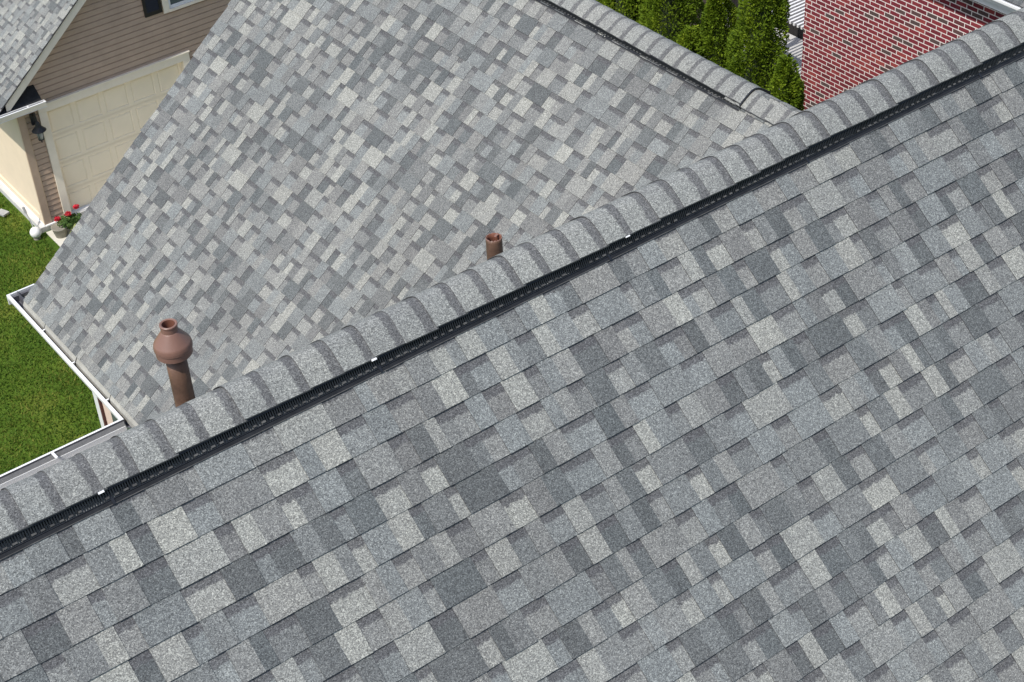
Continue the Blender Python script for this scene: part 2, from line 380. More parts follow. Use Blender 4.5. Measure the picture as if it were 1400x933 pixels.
# ------------------------------------------------------------------ ridge caps and vents
def ridge(T, u0, u1, zs, hw, b, pitch, start, up, seed, thick=.006):
    """barrel of overlapping cap shingles; T(u, t, z). each cap laps over the one before it"""
    r = random.Random(seed); mb = MB(); NS = 22
    k = 0; u = u0 - ((u0 - start) % pitch)
    ts = [hw * (2 * i / NS - 1) for i in range(NS + 1)]
    while u < u1:
        tone = r.uniform(.72, .86); warm = r.uniform(.35, .7); lift = .0055; ln = pitch * 1.08
        a, c = u + r.uniform(-.003, .003), u + ln
        w = hw + r.uniform(-.002, .003); sk = r.uniform(-.004, .004)
        e0 = .0; bulge = r.uniform(-.0015, .0025)
        last = c > u1 + pitch * .6
        if a < u0 - 1e-6: a = u0
        if c > u1: c = u1
        fr = (c - a) / ln; lines = []
        SU = 4
        for q in range(SU + 1):
            f = q / SU; uu = a + (c - a) * f
            h = lift * (1 - f) + .0005
            line = []
            for t in ts:
                tt = t * w / hw
                z = zs - math.sqrt((TAN * tt) ** 2 + b * b) + h + bulge - .7 * max(0, tt) ** 2
                line.append((T(uu + sk * tt / hw, tt, z), f * fr * 1.08))
            lines.append(line)
        for q in range(SU):
            for j in range(NS):
                A, B, Cc, D = lines[q][j], lines[q][j + 1], lines[q + 1][j + 1], lines[q + 1][j]
                pts = [A[0], B[0], Cc[0], D[0]]; uvs = [(0, x[1]) for x in (A, B, Cc, D)]
                nn = (Vector(pts[1]) - Vector(pts[0])).cross(Vector(pts[3]) - Vector(pts[0]))
                if nn.z < 0: pts.reverse(); uvs.reverse()
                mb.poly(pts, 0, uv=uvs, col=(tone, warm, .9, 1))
        for j in range(NS):      # butt edge
            A, B = Vector(lines[0][j][0]), Vector(lines[0][j + 1][0]); d = Vector((0, 0, .0038))
            mb.poly([A, B, B - d, A - d], 1)
        for j in (0, NS):        # side edges
            for q in range(SU):
                A, B = Vector(lines[q][j][0]), Vector(lines[q + 1][j][0]); d = Vector((0, 0, .006))
                mb.poly([A, B, B - d, A - d], 1)
        u += pitch; k += 1
    return mb

# main ridge: u = X, t = Y - YR
ZS = G - 4.172; HW = .134
Tm = lambda u, t, z: Vector((u, YR + t, z))
rc = ridge(Tm, XL, XR, ZS, HW, .046, .1535, 3.436, 1, 5).build('ridge_cap', [M_sh, M_capedge], house)
rc['label'] = 'long barrel shaped ridge cap of overlapping grey shingles'
# wing ridge, raised over the vent as far as y = 7.72, then flat on the roof
Tw = lambda u, t, z: Vector((XW + t, -u, z))
zw = wz(XW) + .062
rw = ridge(lambda u, t, z: Tw(u, t, z), -YE, -7.70, zw, .136, .055, .1515, -8.995, 1, 6)
rw2 = ridge(lambda u, t, z: Tw(u, t, z), -7.86, -6.9, zw - .020, .142, .05, .150, -8.2, 1, 8)
b0 = len(rw.v); rw.v += rw2.v; rw.f += [tuple(i + b0 for i in f) for f in rw2.f]; rw.m += rw2.m; rw.uv += rw2.uv; rw.c += rw2.c
o = rw.build('ridge_cap', [M_sh, M_capedge], house); o['label'] = 'shorter ridge cap on the wing roof stepping down at its near end'

def vent(name, O, Uv, Sd, Nv, L, seed, h0=.036, width=.060, endcap=False):
    """O at the foot of the cap edge; Sd points down the slope; s grows down the slope"""
    r = random.Random(seed); O, Uv, Sd, Nv = Vector(O), Vector(Uv), Vector(Sd), Vector(Nv)
    root = MB()
    def T(u, s, h): return O + Uv * u + Sd * s + Nv * h
    # plenum body under the cap and louvre face
    root.box(0, L, -.09, -.002, .004, h0 - .008, 0, T)
    s_l, h_l = width * .62, .0105
    # solid strips: top lip and flange
    root.box(0, L, -.03, .003, h0 - .008, h0 - .003, 0, T)
    root.box(0, L, .0, s_l, .003, .006, 0, T)
    root.box(0, L, s_l, s_l + .003, .002, .013, 0, T)
    root.box(0, L, s_l + .004, width, .002, .0095, 2, T)
    root.box(0, L, width - .0035, width, .0095, .0115, 1, T)  # lighter grey strip, a painted glint along the flange edge
    # ribs
    u = 0
    while u < L:
        P = [(u, .002, h0 - .006), (u + .0045, .002, h0 - .006), (u + .0045, s_l, .013), (u, s_l, .013), (u, .002, .005), (u + .0045, .002, .005), (u + .0045, s_l, .005), (u, s_l, .005)]
        P = [T(*p) for p in P]
        for q in ((0, 1, 2, 3), (0, 3, 7, 4), (1, 5, 6, 2)): root.poly([P[i] for i in q], 0)
        u += .0105
    # little grey cross bars between the baffles
    u = .01
    while u < L:
        d = r.uniform(.014, .020)
        if r.random() < .93: root.box(u, u + d, s_l - .012 + r.uniform(-.001, .001), s_l - .004, .014, .0185, 1, T)
        u += .038
    # section joints
    u = r.uniform(.2, .9)
    while u < L:
        root.box(u, u + .012, 0, width + .001, .003, .0135, 0, T); u += 1.22
    if endcap: root.box(L - .004, L + .008, -.30, width + .002, .001, h0 + .004, 0, T)
    return root
n1 = Vector((0, -SA, CA)); n2 = Vector((-SA, 0, CA))
edge_y = YR - HW; foot = Vector((XL, edge_y + SA * .040, G + 0)); foot.z = ZR - TAN * (YR - foot.y)
v1 = vent('ridge_vent', foot, (1, 0, 0), (0, -CA, -SA), n1, XR - XL, 31).build('ridge_vent', [M_black, M_slot, M_gloss], house)
v1['label'] = 'black slotted plastic ridge vent under the long ridge cap'
for x in (1.425, 2.66, 4.015):
    t = MB(); t.box(-.011, .013, -.003, .006, .038, .0435, 0, lambda u, s, h: Vector((x, foot.y, foot.z)) + Vector((1, 0, 0)) * u + Vector((0, -CA, -SA)) * s + n1 * h)
    t.build('white_clip', M_white, v1)
footw = Vector((XW - .136 + SA * .040, YE, 0)); footw.z = wz(footw.x)
v2 = vent('ridge_vent', footw, (0, -1, 0), (-CA, 0, -SA), n2, YE - 7.70, 32, width=.052)
# end of the vent: an arched black end profile over the ridge
hw = .150
for i in range(20):
    t0, t1 = -hw + 2 * hw * i / 20, -hw + 2 * hw * (i + 1) / 20
    z = lambda t: zw - math.sqrt((TAN * t) ** 2 + .055 ** 2)
    a, b_ = Vector((XW + t0, 7.70, z(t0))), Vector((XW + t1, 7.70, z(t1))); d = Vector((0, 0, .034)); q = Vector((0, -.012, 0)); upv = Vector((0, 0, .004))
    v2.poly([a + q + upv, b_ + q + upv, b_ + q - d, a + q - d]); v2.poly([a + upv, b_ + upv, b_ + q + upv, a + q + upv])
o = v2.build('ridge_vent', [M_black, M_slot, M_gloss], house); o['label'] = 'black slotted plastic ridge vent under the wing ridge cap'

# ------------------------------------------------------------------ gutters
RZ = G - 9.34
def trough(mb, prof, path):
    rings = [[f(*p) for p in prof] for f in path]
    for i in range(len(rings) - 1):
        for j in range(len(prof) - 1):
            mb.poly([rings[i][j], rings[i + 1][j], rings[i + 1][j + 1], rings[i][j + 1]], prof[j][2] if len(prof[j]) > 2 else 0)
# wing gutter: outer rim at x = 3.645; local a = distance inwards, z relative to rim
RX = 3.642; RY = 11.325
def gutter_wing():
    mb = MB()
    # outer face (ogee), rim, inner wall, floor, back
    prof = [(.035, -.10, 0), (.030, -.055, 0), (.004, -.040, 0), (.0, .0, 0), (.003, .006, 0), (.029, .006, 0), (.031, -.004, 1), (.030, -.085, 1), (.098, -.085, 1), (.104, .02, 0)]
    y0, y1 = RY, 13.715
    for j in range(len(prof) - 1):
        a, b_ = prof[j], prof[j + 1]
        # mitre with the main gutter: both start on the diagonal
        mb.poly([(RX + a[0], y0 - a[0], RZ + a[1]), (RX + a[0], y1, RZ + a[1]), (RX + b_[0], y1, RZ + b_[1]), (RX + b_[0], y0 - b_[0], RZ + b_[1])][::-1], 1 if (a[2] == 1) else 0)
    mb.box(RX, 3.93, y1 - .002, y1 + .016, RZ - .10, RZ + .006, 0)     # end plate
    mb.box(RX + .02, 3.93, y1 - .03, y1 - .004, RZ - .10, RZ - .02, 1)
    mb.box(3.742, 3.93, 13.44, y1 - .002, RZ - .085, RZ - .06, 2)
    # drop outlet
    return mb
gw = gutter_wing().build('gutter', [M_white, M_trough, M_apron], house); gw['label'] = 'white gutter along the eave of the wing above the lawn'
def gutter_main():
    mb = MB(); prof = [(.035, -.155), (.030, -.07), (.004, -.040), (.0, .0), (.003, .006), (.024, .006), (.0245, -.014), (.030, -.14), (.098, -.14), (.104, -.13)]
    for j in range(len(prof) - 1):
        a, b_ = prof[j], prof[j + 1]
        m_ = 0 if j < 5 else (1 if j == 5 else 2)  # narrow dark strip paints the lip's shadow under the rim
        mb.poly([(XL, RY - a[0], RZ + a[1]), (RX + a[0], RY - a[0], RZ + a[1]), (RX + b_[0], RY - b_[0], RZ + b_[1]), (XL, RY - b_[0], RZ + b_[1])][::-1], m_)
    return mb
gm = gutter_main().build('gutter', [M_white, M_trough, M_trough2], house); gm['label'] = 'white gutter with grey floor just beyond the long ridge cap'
def strap(p0, p1, wv, parent):
    t = MB(); a, b_ = Vector(p0), Vector(p1); w = Vector(wv); h = Vector((0, 0, .004))
    t.poly([a - w + h, b_ - w + h, b_ + w + h, a + w + h]); t.poly([a - w, a + w, a + w + h, a - w + h]); t.poly([a - w - h, a - w + h, b_ - w + h, b_ - w - h]); t.poly([a + w - h, b_ + w - h, b_ + w + h, a + w + h])
    t.build('gutter_hanger', M_white, parent)
ys = [12.97, 12.33, 11.64]
for y in ys: strap((RX + .01, y, RZ), (RX + .125, y + .002, RZ + .012), (0, .007, 0), gw)
for x in (3.0, 2.2, 1.4): strap((x, RY - .02, RZ), (x, RY - .12, RZ + .01), (.012, 0, 0), gm)
# outlet
t = MB(); c = Vector((RX + .062, 13.08, RZ - .083)); t.poly([c + Vector((math.cos(a) * .030, math.sin(a) * .05, .003)) for a in [2 * math.pi * i / 16 for i in range(16)]]); t.build('gutter_outlet', M_shut, gw)
# apron flashing: overlapping lengths with bevelled ends
ap = MB()
segs = [(13.46, 12.98, .0), (13.0, 12.31, .004), (12.34, 11.62, .001), (11.66, 10.9, .005)]
for i, (ya, yb, h) in enumerate(segs):
    x0, x1 = 3.728, 3.775
    def q(x, y, hh): return (x, y, wz(x) - .004 + hh + (0 if x > 3.74 else 0))
    ap.poly([(x0 - .032, ya, RZ + .012 + h), (x0 - .032, yb, RZ + .012 + h), (x0 + .004, yb - .0, wz(3.72) + .004 + h), (x0 + .004, ya, wz(3.72) + .004 + h)], 0)
    ap.poly([(x0 - .032, ya, RZ + .012 + h), (x0 - .032, ya, RZ - .05), (x0 - .032, yb, RZ - .05), (x0 - .032, yb, RZ + .012 + h)], 0)
    # lap end shows as a small dark bevelled line
    ap.poly([(x0 - .034, yb + .004, RZ + .014 + h), (x0 - .034, yb - .006, RZ + .014 + h), (x0 + .002, yb - .006, wz(3.72) + .007 + h), (x0 + .002, yb + .004, wz(3.72) + .007 + h)], 1)
ap.build('eave_flashing', [M_apron, M_butt], house)

# ------------------------------------------------------------------ walls of the near house
w = MB(); WX = 4.06
zt = RZ - .10
w.box(WX, 11.0, 10.6, 13.15, 0, zt, 0)
w.box(-3.8, 13.2, -.8, 10.62, 0, zt, 0)
# gables
gz = ZR - .12
w.poly([(-3.8, -.8, zt), (-3.8, 10.62, zt), (-3.8, YR, gz - .1)]); w.poly([(13.2, -.8, zt), (13.2, 10.62, zt), (13.2, YR, gz - .1)])
w.poly([(WX, 13.15, zt), (11.0, 13.15, zt), (XW, 13.15, wz(XW) - .12)])
# soffits
w.box(3.76, WX, 10.8, 13.42, zt - .01, zt + .01, 1)
w.box(-4.1, 3.8, 10.62, 11.20, zt - .01, zt + .01, 1)
# fascia and rake boards
w.box(3.748, 3.762, 11.2, 13.42, zt, RZ + .02, 1)
w.box(WX, XW, 13.405, 13.425, -.16, -.02, 1, lambda x, y, h: Vector((x, y, wz(x) + h)))
w.box(3.73, XW, 13.38, 13.42, -.14, -.02, 1, lambda x, y, h: Vector((x, y, wz(x) + h)))
w.build('wall', [M_tan, M_white], house)
cb = MB(); cb.box(WX - .022, WX + .09, 13.05, 13.172, 0, zt - .012); cb.build('corner_board', M_white, house)
# clapboards on the sunlit end of the wing wall
cl = MB(); z = .1
while z < zt - .1:
    y0, y1 = 10.7, 13.05
    cl.poly([(WX - .018, y0, z), (WX - .018, y1, z), (WX - .004, y1, z + .108), (WX - .004, y0, z + .108)][::-1]); cl.poly([(WX - .018, y0, z), (WX - .001, y0, z), (WX - .001, y1, z), (WX - .018, y1, z)][::-1]); z += .108
o = cl.build('siding', M_tan, house)
wn = MB(); wn.box(WX - .05, WX, 11.9, 12.86, 1.2, zt - .35, 0); wf = wn.build('window', M_pale, house); wf['label'] = 'pale window on the wing wall under the gutter corner'
t = MB(); t.box(WX - .075, WX - .0, 12.861, 12.895, 1.1, zt - .3); t.box(WX - .075, WX, 11.85, 11.9, 1.1, zt - .3); t.build('frame', M_redbrown, wf)
t = MB(); t.box(WX - .056, WX - .0502, 12.1, 12.66, 3.3, zt - .6); t.build('pane', M_glass, wf)

# ------------------------------------------------------------------ roof pipes
def lathe(mb, base, prof, n=40, mat=0):
    rings = [[Vector((base[0] + math.cos(2 * math.pi * i / n) * r, base[1] + math.sin(2 * math.pi * i / n) * r, base[2] + z)) for i in range(n)] for r, z in prof]
    sweep(mb, rings, mat)
px, py = 2.633, 7.0; ztop = G - 5.321
t = MB(); lathe(t, (px, py, ztop - .195), [(.010, .0), (.0575, 0), (.057, -.2), (.0575, -.4), (.058, -.62)])
vp = t.build('vent_pipe', M_pipe, house, smooth=True); vp['label'] = 'tall brown roof vent pipe wearing a conical cap'
t = MB(); lathe(t, (px, py, ztop), [(.030, -.12), (.033, -.03), (.036, .0), (.045, .003), (.049, .0), (.049, -.007), (.0455, -.012), (.0455, -.044), (.049, -.048)], 72)
nk = t.build('cap_collar', M_capmet, vp)
t = MB(); lathe(t, (px, py, ztop), [(.0435, -.042), (.046, -.043), (.049, -.046), (.0985, -.116), (.1020, -.124), (.1045, -.138), (.104, -.154), (.1005, -.160), (.1000, -.168), (.099, -.192), (.096, -.196), (.060, -.194)], 72)
cp = t.build('pipe_cap', M_capmet, vp)
t = MB(); lathe(t, (px, py, ztop), [(.0345, -.001), (.031, -.03), (.031, -.16), (.001, -.16)]); t.build('pipe_bore', M_pipein, vp, smooth=True)
t = MB(); tz = YR; hz = ZR - (py - YR) * .82
lathe(t, (px, py, hz + .0), [(.0583, -.02), (.062, -.04), (.10, -.12), (.15, -.18)]); t.build('pipe_flashing', M_pipe, vp, smooth=True)
qx, qy = 4.385, 6.5
q = Vector((0, 0, 0)); qz = G + (-5.728 / 7.0) * 6.5 + .006
t = MB(); nn = 28
rin = [[Vector((qx + .02 + math.cos(2 * math.pi * i / nn) * r, qy + math.sin(2 * math.pi * i / nn) * r, z + (.004 * math.sin(3.1 * i) + rnd.uniform(-.003, .003) if top else 0))) for i in range(nn)] for r, z, top in [(.0465, qz - .5, 0), (.0465, qz - .02, 0), (.0468, qz, 1), (.041, qz + .001, 1), (.039, qz - .03, 0), (.036, qz - .2, 0)]]
sweep(t, rin[:3], 0); sweep(t, rin[2:4], 1); sweep(t, rin[3:], 2)
o = t.build('vent_pipe', [M_pipe, M_capmet, M_pipein], house, smooth=True); o['label'] = 'short open brown vent pipe with a ragged rim behind the ridge'
t = MB()
c0 = Vector((qx + .055, qy + .012, qz + .003)); c1 = c0 + Vector((-.026, -.006, -.006)); t.poly([c0 + Vector((0, -.010, 0)), c0 + Vector((.001, .010, 0)), c1 + Vector((0, .004, 0)), c1 + Vector((0, -.007, 0))])
t.build('torn_rim', M_capmet, o)

# ------------------------------------------------------------------ neighbour with the garage
nb = empty('garage_house', (9.3, 24.62, 0)); tag(nb, 'tan sided house with cream garage door and grey shingle roof at upper left', 'house')
def NBuild(mb, name, mats, parent=None, **k):
    o = mb.build(name, mats, parent or nb, **k)
    if parent is None or parent is nb: o.matrix_parent_inverse = Matrix.Translation((-9.3, -24.62, 0))
    return o
YF = 24.62; CX = 10.95                                  # front wall plane, gable centre
rzl = lambda x: G - 13.29 + (x - 7.18) * TAN            # left roof plane
w = MB()
w.box(7.52, 14.3, YF + .26, 34, .12, 2.30, 0)
w.box(7.52, 7.985, YF + .03, YF + .258, .12, 2.30, 0); w.box(10.535, 14.3, YF + .03, YF + .258, .12, 2.30, 0); w.box(7.985, 10.535, YF + .03, YF + .258, 2.15, 2.30, 0)
w.poly([(7.52, YF + .03, 2.30), (14.3, YF + .03, 2.30), (CX, YF + .03, rzl(CX) - .15)], 1)
w.box(7.40, 14.4, YF - .02, 34.1, -.1, .10, 2); w.box(7.485, 14.35, YF + .0, 34.1, .10, .125, 3)
NBuild(w, 'wall', [M_stucco, M_brownsid, M_conc, M_white])
# cream side wall trim: corner boards and base board
t = MB(); t.box(7.490, 7.52, YF + .0, YF + .13, .12, 2.36); t.box(7.495, 7.52, YF + .13, 34, .12, .24); NBuild(t, 'corner_board', M_stucco)
t = MB(); t.box(7.50, 7.618, YF - .012, YF + .028, .12, 2.36, 0); t.box(7.618, 7.626, YF - .014, YF + .0, .12, 2.36, 1); NBuild(t, 'corner_board', [M_brownsid, M_tan])
# clapboards, clipped by the gable and the door
cl = MB(); z = .125; e = .1016
while z < rzl(CX) - .3:
    xl = 7.626 if z < 2.26 else max(7.6, CX - (rzl(CX) - .2 - z) / TAN); xr = 14.3 if z < 2.26 else CX + (rzl(CX) - .2 - z) / TAN
    parts = [(xl, xr)]
    if z < 2.17: parts = [(xl, 7.86), (10.67, xr)]
    for a, b_ in parts:
        if b_ - a < .05: continue
        zt2 = z + e
        yy = YF
        pr = [(-.002, 0), (.006, .080), (.013, .086), (.022, .092), (.022, .1014), (-.002, .1014)]
        for (ya, za), (yb, zb) in zip(pr, pr[1:]): cl.poly([(a, yy + ya, z + za), (b_, yy + ya, z + za), (b_, yy + yb, z + zb), (a, yy + yb, z + zb)])
    z += e
NBuild(cl, 'siding', M_brownsid)
# door trim and door
dt = MB(); dt.box(7.862, 7.99, YF - .03, YF + .12, .0, 2.145, 0); dt.box(10.53, 10.66, YF - .03, YF + .12, .0, 2.145, 0)
dt.box(7.862, 10.66, YF - .03, YF + .12, 2.147, 2.275, 0); dt.box(7.85, 10.675, YF - .05, YF + .02, 2.277, 2.30, 0); NBuild(dt, 'door_trim', M_cream)
gd = MB(); YD = YF + .085; dx0, dx1 = 7.99, 10.53; rowsd = 4; pc = 5
gd.box(dx0, dx1, YD + .045, YD + .08, .0, 2.147)
rh = 2.147 / rowsd
for i in range(rowsd):
    z0, z1 = i * rh + .003, (i + 1) * rh - .003
    ww = (dx1 - dx0) / pc
    for j in range(pc):
        a, b_ = dx0 + j * ww, dx0 + (j + 1) * ww; m_ = .04
        o4 = [(a, YD, z0), (b_, YD, z0), (b_, YD, z1), (a, YD, z1)]
        r_ = [(a + m_, YD, z0 + .055), (b_ - m_, YD, z0 + .055), (b_ - m_, YD, z1 - .055), (a + m_, YD, z1 - .055)]
        k = .016; d_ = .011
        i1 = [(a + m_ + k, YD + d_, z0 + .055 + k), (b_ - m_ - k, YD + d_, z0 + .055 + k), (b_ - m_ - k, YD + d_, z1 - .055 - k), (a + m_ + k, YD + d_, z1 - .055 - k)]
        k2 = .036
        i2 = [(a + m_ + k2, YD + .002, z0 + .055 + k2), (b_ - m_ - k2, YD + .002, z0 + .055 + k2), (b_ - m_ - k2, YD + .002, z1 - .055 - k2), (a + m_ + k2, YD + .002, z1 - .055 - k2)]
        for A, B in ((o4, r_), (r_, i1), (i1, i2)):
            for q in range(4): gd.poly([A[q], A[(q + 1) % 4], B[(q + 1) % 4], B[q]])
        gd.poly(i2)
    if i: gd.poly([(dx0, YD + .019, z0 - .010), (dx1, YD + .019, z0 - .010), (dx1, YD + .019, z0), (dx0, YD + .019, z0)])
o = NBuild(gd, 'garage_door', M_door); o['label'] = 'cream panelled garage door'
# roof slope facing left, rake fascia, far slope
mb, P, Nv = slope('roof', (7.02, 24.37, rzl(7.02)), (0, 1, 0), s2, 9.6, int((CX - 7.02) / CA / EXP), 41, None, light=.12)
mb.poly([(7.02, 24.37, rzl(7.02) - .01), (7.02, 34, rzl(7.02) - .01), (CX, 34, rzl(CX) - .01), (CX, 24.37, rzl(CX) - .01)][::-1], 2)
mb.poly([(CX, 24.37, rzl(CX)), (CX, 34, rzl(CX)), (CX + 3.8, 34, rzl(CX - 3.8)), (CX + 3.8, 24.37, rzl(CX - 3.8))][::-1], 2)
NBuild(mb, 'roof', [M_sh, M_butt, M_felt])
t = MB(); t.box(7.30, CX, 24.385, 24.405, -.19, -.012, 0, lambda x, y, h: Vector((x, y, rzl(x) + h)))
t.box(7.30, CX, 24.405, YF + .02, -.19, -.175, 0, lambda x, y, h: Vector((x, y, rzl(x) + h))); NBuild(t, 'rake_board', M_cream)
t = MB(); t.box(7.0, CX, 24.36, 24.40, -.010, .004, 0, lambda x, y, h: Vector((x, y, rzl(x) + h))); NBuild(t, 'drip_edge', M_butt)
# eave return: little dark roof, gutter, soffit
t = MB(); zr = G - 13.36
t.poly([(7.05, 24.34, zr - .005), (7.90, 24.34, zr - .005), (7.90, YF, zr + .20), (7.05, YF, zr + .20)], 0)
t.poly([(7.90, 24.34, zr - .005), (7.90, YF, zr - .005), (7.90, YF, zr + .20)], 0)
t.box(7.05, 7.90, 24.36, YF, zr - .09, zr - .02, 1)
NBuild(t, 'eave_return', [M_gloss, M_cream])
t = MB()
t.box(7.0, 7.93, 24.285, 24.297, zr - .07, zr + .012, 1); t.box(7.0, 7.93, 24.285, 24.36, zr - .08, zr - .068, 0); t.box(7.918, 7.93, 24.297, 24.36, zr - .068, zr + .012, 0); t.box(7.0, 7.93, 24.350, 24.36, zr - .068, zr + .02, 0); t.box(7.0, 7.93, 24.272, 24.297, zr + .012, zr + .024, 0)
t.box(7.62, 7.64, 24.297, 24.36, zr + .0, zr + .018, 0)
NBuild(t, 'gutter', [M_white, M_cream])
t = MB(); t.box(7.0, 7.52, YF, 34, zr - .09, zr - .075); t.box(6.98, 7.0, 24.34, 34, zr - .1, zr + .02); NBuild(t, 'soffit', M_cream)
# window and shutter
t = MB(); x0, x1, z0, z1 = 10.36, 11.55, G - 12.74, G - 11.5
t.box(x0, x0 + .11, YF - .035, YF + .02, z0, z1); t.box(x1 - .11, x1, YF - .035, YF + .02, z0, z1); t.box(x0 + .11, x1 - .11, YF - .035, YF + .02, z1 - .1, z1); t.box(x0 + .11, x1 - .11, YF - .045, YF + .02, z0, z0 + .045)
wf = NBuild(t, 'window', M_cream)
t = MB(); t.box(x0 + .11, x1 - .11, YF - .015, YF + .01, z0 + .047, z0 + .10); t.box(x0 + .11, x0 + .15, YF - .015, YF + .01, z0 + .10, z1 - .1); t.box(x1 - .15, x1 - .11, YF - .015, YF + .01, z0 + .10, z1 - .1); o = t.build('sash', M_white, wf)
t = MB(); t.box(x0 + .15, x1 - .15, YF - .004, YF + .006, z0 + .10, z1 - .1); t.build('pane', M_glass, wf)
for xs in (10.02, 11.56):
    t = MB(); xe = xs + .32; t.box(xs, xs + .045, YF - .03, YF - .0, G - 12.70, z1); t.box(xe - .045, xe, YF - .03, YF - .0, G - 12.70, z1); t.box(xs + .045, xe - .045, YF - .03, YF, G - 12.70, G - 12.63)
    zz = G - 12.63
    while zz < z1:
        t.poly([(xs + .045, YF - .028, zz), (xe - .045, YF - .028, zz), (xe - .045, YF - .005, zz + .04), (xs + .045, YF - .005, zz + .04)]); zz += .04
    NBuild(t, 'shutter', M_shut)
# wall lantern
lx, ly, lz = 7.755, YF - .16, G - 13.86
t = MB(); t.box(lx - .045, lx + .045, YF - .035, YF + .0, lz + .02, lz + .22)
tube(t, [(lx, YF - .02, lz + .16), (lx, YF - .09, lz + .24), (lx, YF - .15, lz + .22), (lx, ly, lz + .12)], .012)
lathe(t, (lx, ly, lz), [(.012, .14), (.035, .11), (.05, .04), (.12, -.03), (.115, -.036), (.04, -.02)], 24)
wl = NBuild(t, 'wall_lamp', M_iron)
t = MB(); lathe(t, (lx, ly, lz), [(.05, -.03), (.055, -.10), (.045, -.19), (.01, -.20)], 20); t.build('lamp_glass', M_lampglass, wl, smooth=True)
t = MB(); lathe(t, (lx, ly, lz), [(.001, -.10), (.022, -.12), (.026, -.17), (.05, -.19), (.05, -.205), (.012, -.22), (.012, -.26), (.001, -.265)], 16)
for a in range(4): tube(t, [(lx + .055 * math.cos(a * 1.57 + .8), ly + .055 * math.sin(a * 1.57 + .8), lz - .03), (lx + .05 * math.cos(a * 1.57 + .8), ly + .05 * math.sin(a * 1.57 + .8), lz - .20)], .005, 6)
t.build('lamp_cage', M_iron, wl)
# white base ledge with a loop bracket
t = MB(); t.box(7.50, 7.90, YF - .05, YF - .005, .10, .122); NBuild(t, 'base_ledge', M_white)

# things by the garage corner
root = empty('globe_light', (7.27, 24.50, 0)); tag(root, 'white globe beside a grey stake at the corner of the cream wall', 'garden globe')
t = MB(); n_ = 14; lathe(t, (0, 0, .13), [(max(.001, .098 * math.sin(math.pi * i / n_)), -.098 * math.cos(math.pi * i / n_)) for i in range(n_ + 1)], 28); t.build('globe', M_globe, root, smooth=True)
t = MB(); lathe(t, (0, 0, 0), [(.06, .0), (.06, .03), (.04, .045)], 20); t.build('base', M_pot, root, smooth=True)
t = MB(); tube(t, [(.03, .06, .0), (.02, .16, .22), (.0, .26, .42)], .010, 8); tube(t, [(.0, .25, .40), (-.01, .29, .50)], .022, 8); t.build('stake', M_post, root)
root = MB(); root.box(-.07, .07, -.10, .10, 0.02, .055); o = root.build('paving_stone', M_post); o.location = (7.12, 25.58, .02); o.rotation_euler = (0, 0, .35); tag(o, 'small pale grey paving slab lying on the grass by the cream wall', 'paving slab')

def leaf_ball(mb, c, r, cnt, size, seed, flat=.7):
    q = random.Random(seed)
    for _ in range(cnt):
        d = Vector((q.gauss(0, 1), q.gauss(0, 1), q.gauss(0, 1))).normalized(); rr = r * q.uniform(.55, 1)
        p = Vector(c) + Vector((d.x * rr, d.y * rr, d.z * rr * flat)); a = Vector((q.gauss(0, 1), q.gauss(0, 1), q.gauss(0, .6))).normalized(); b_ = (d + a * .3).cross(a).normalized(); s = size * q.uniform(.6, 1.2)
        mb.poly([p - a * s, p - b_ * s * .7, p + a * s, p + b_ * s * .7], 0, col=(q.random(), 0, 0, 1))
pl = empty('potted_geranium', (7.62, 24.28, .0)); tag(pl, 'potted red geranium with pale trailing leaves at the garage door corner', 'potted plant')
t = MB(); lathe(t, (0, 0, 0), [(.09, 0), (.13, .18), (.145, .2), (.14, .21), (.12, .2), (.01, .19)], 24); t.build('pot', M_pot, pl, smooth=True)
t = MB(); leaf_ball(t, (.16, .02, .22), .17, 420, .032, 1); leaf_ball(t, (.33, .02, .20), .14, 300, .03, 2); t.build('leaves', M_leaf, pl)
t = MB(); leaf_ball(t, (.25, -.14, .15), .10, 160, .028, 3); leaf_ball(t, (.12, -.2, .10), .06, 60, .026, 9); t.build('trailing_leaves', M_varieg, pl)
for c in ((.02, .05, .33), (.22, .05, .34), (.40, .10, .38)):
    t = MB(); leaf_ball(t, c, .055, 130, .018, int(c[0] * 100), .8); t.build('flower', M_red, pl)

# ------------------------------------------------------------------ brick house
bh = empty('brick_house', (18.2, 13, 0)); tag(bh, 'red brick house with white mortar and white eave at the upper right', 'house')
def BBuild(mb, name, mats, parent=None, **k):
    o = mb.build(name, mats, parent or bh, **k)
    if parent is None: o.matrix_parent_inverse = Matrix.Translation((-18.2, -13, 0))
    return o
t = MB(); t.box(18.2, 27, 2, 17.50, 0, G - 11.18); BBuild(t, 'wall', M_brick)
t = MB(); t.box(17.90, 17.93, 1.7, 17.8, G - 11.20, G - 11.0, 0); t.box(17.93, 18.25, 1.7, 17.8, G - 11.20, G - 11.18, 0); BBuild(t, 'fascia', M_white)
t = MB(); gx = 17.77; gz2 = G - 10.96
for a, b_ in (((.05, -.11), (.045, -.06)), ((.045, -.06), (.0, -.035)), ((.0, -.035), (.0, .0)), ((.0, .0), (.03, .0)), ((.03, .0), (.035, -.07)), ((.035, -.07), (.12, -.07)), ((.05, -.11), (.13, -.11))):
    t.poly([(gx + a[0], 1.7, gz2 + a[1]), (gx + a[0], 17.8, gz2 + a[1]), (gx + b_[0], 17.8, gz2 + b_[1]), (gx + b_[0], 1.7, gz2 + b_[1])])
BBuild(t, 'gutter', M_white)
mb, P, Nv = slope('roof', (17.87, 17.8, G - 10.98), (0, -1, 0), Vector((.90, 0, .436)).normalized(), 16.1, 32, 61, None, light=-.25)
mb.poly([(17.87, 1.7, G - 10.99), (22.6, 1.7, G - 10.99 + 2.29), (22.6, 17.8, G - 10.99 + 2.29), (17.87, 17.8, G - 10.99)][::-1], 1)
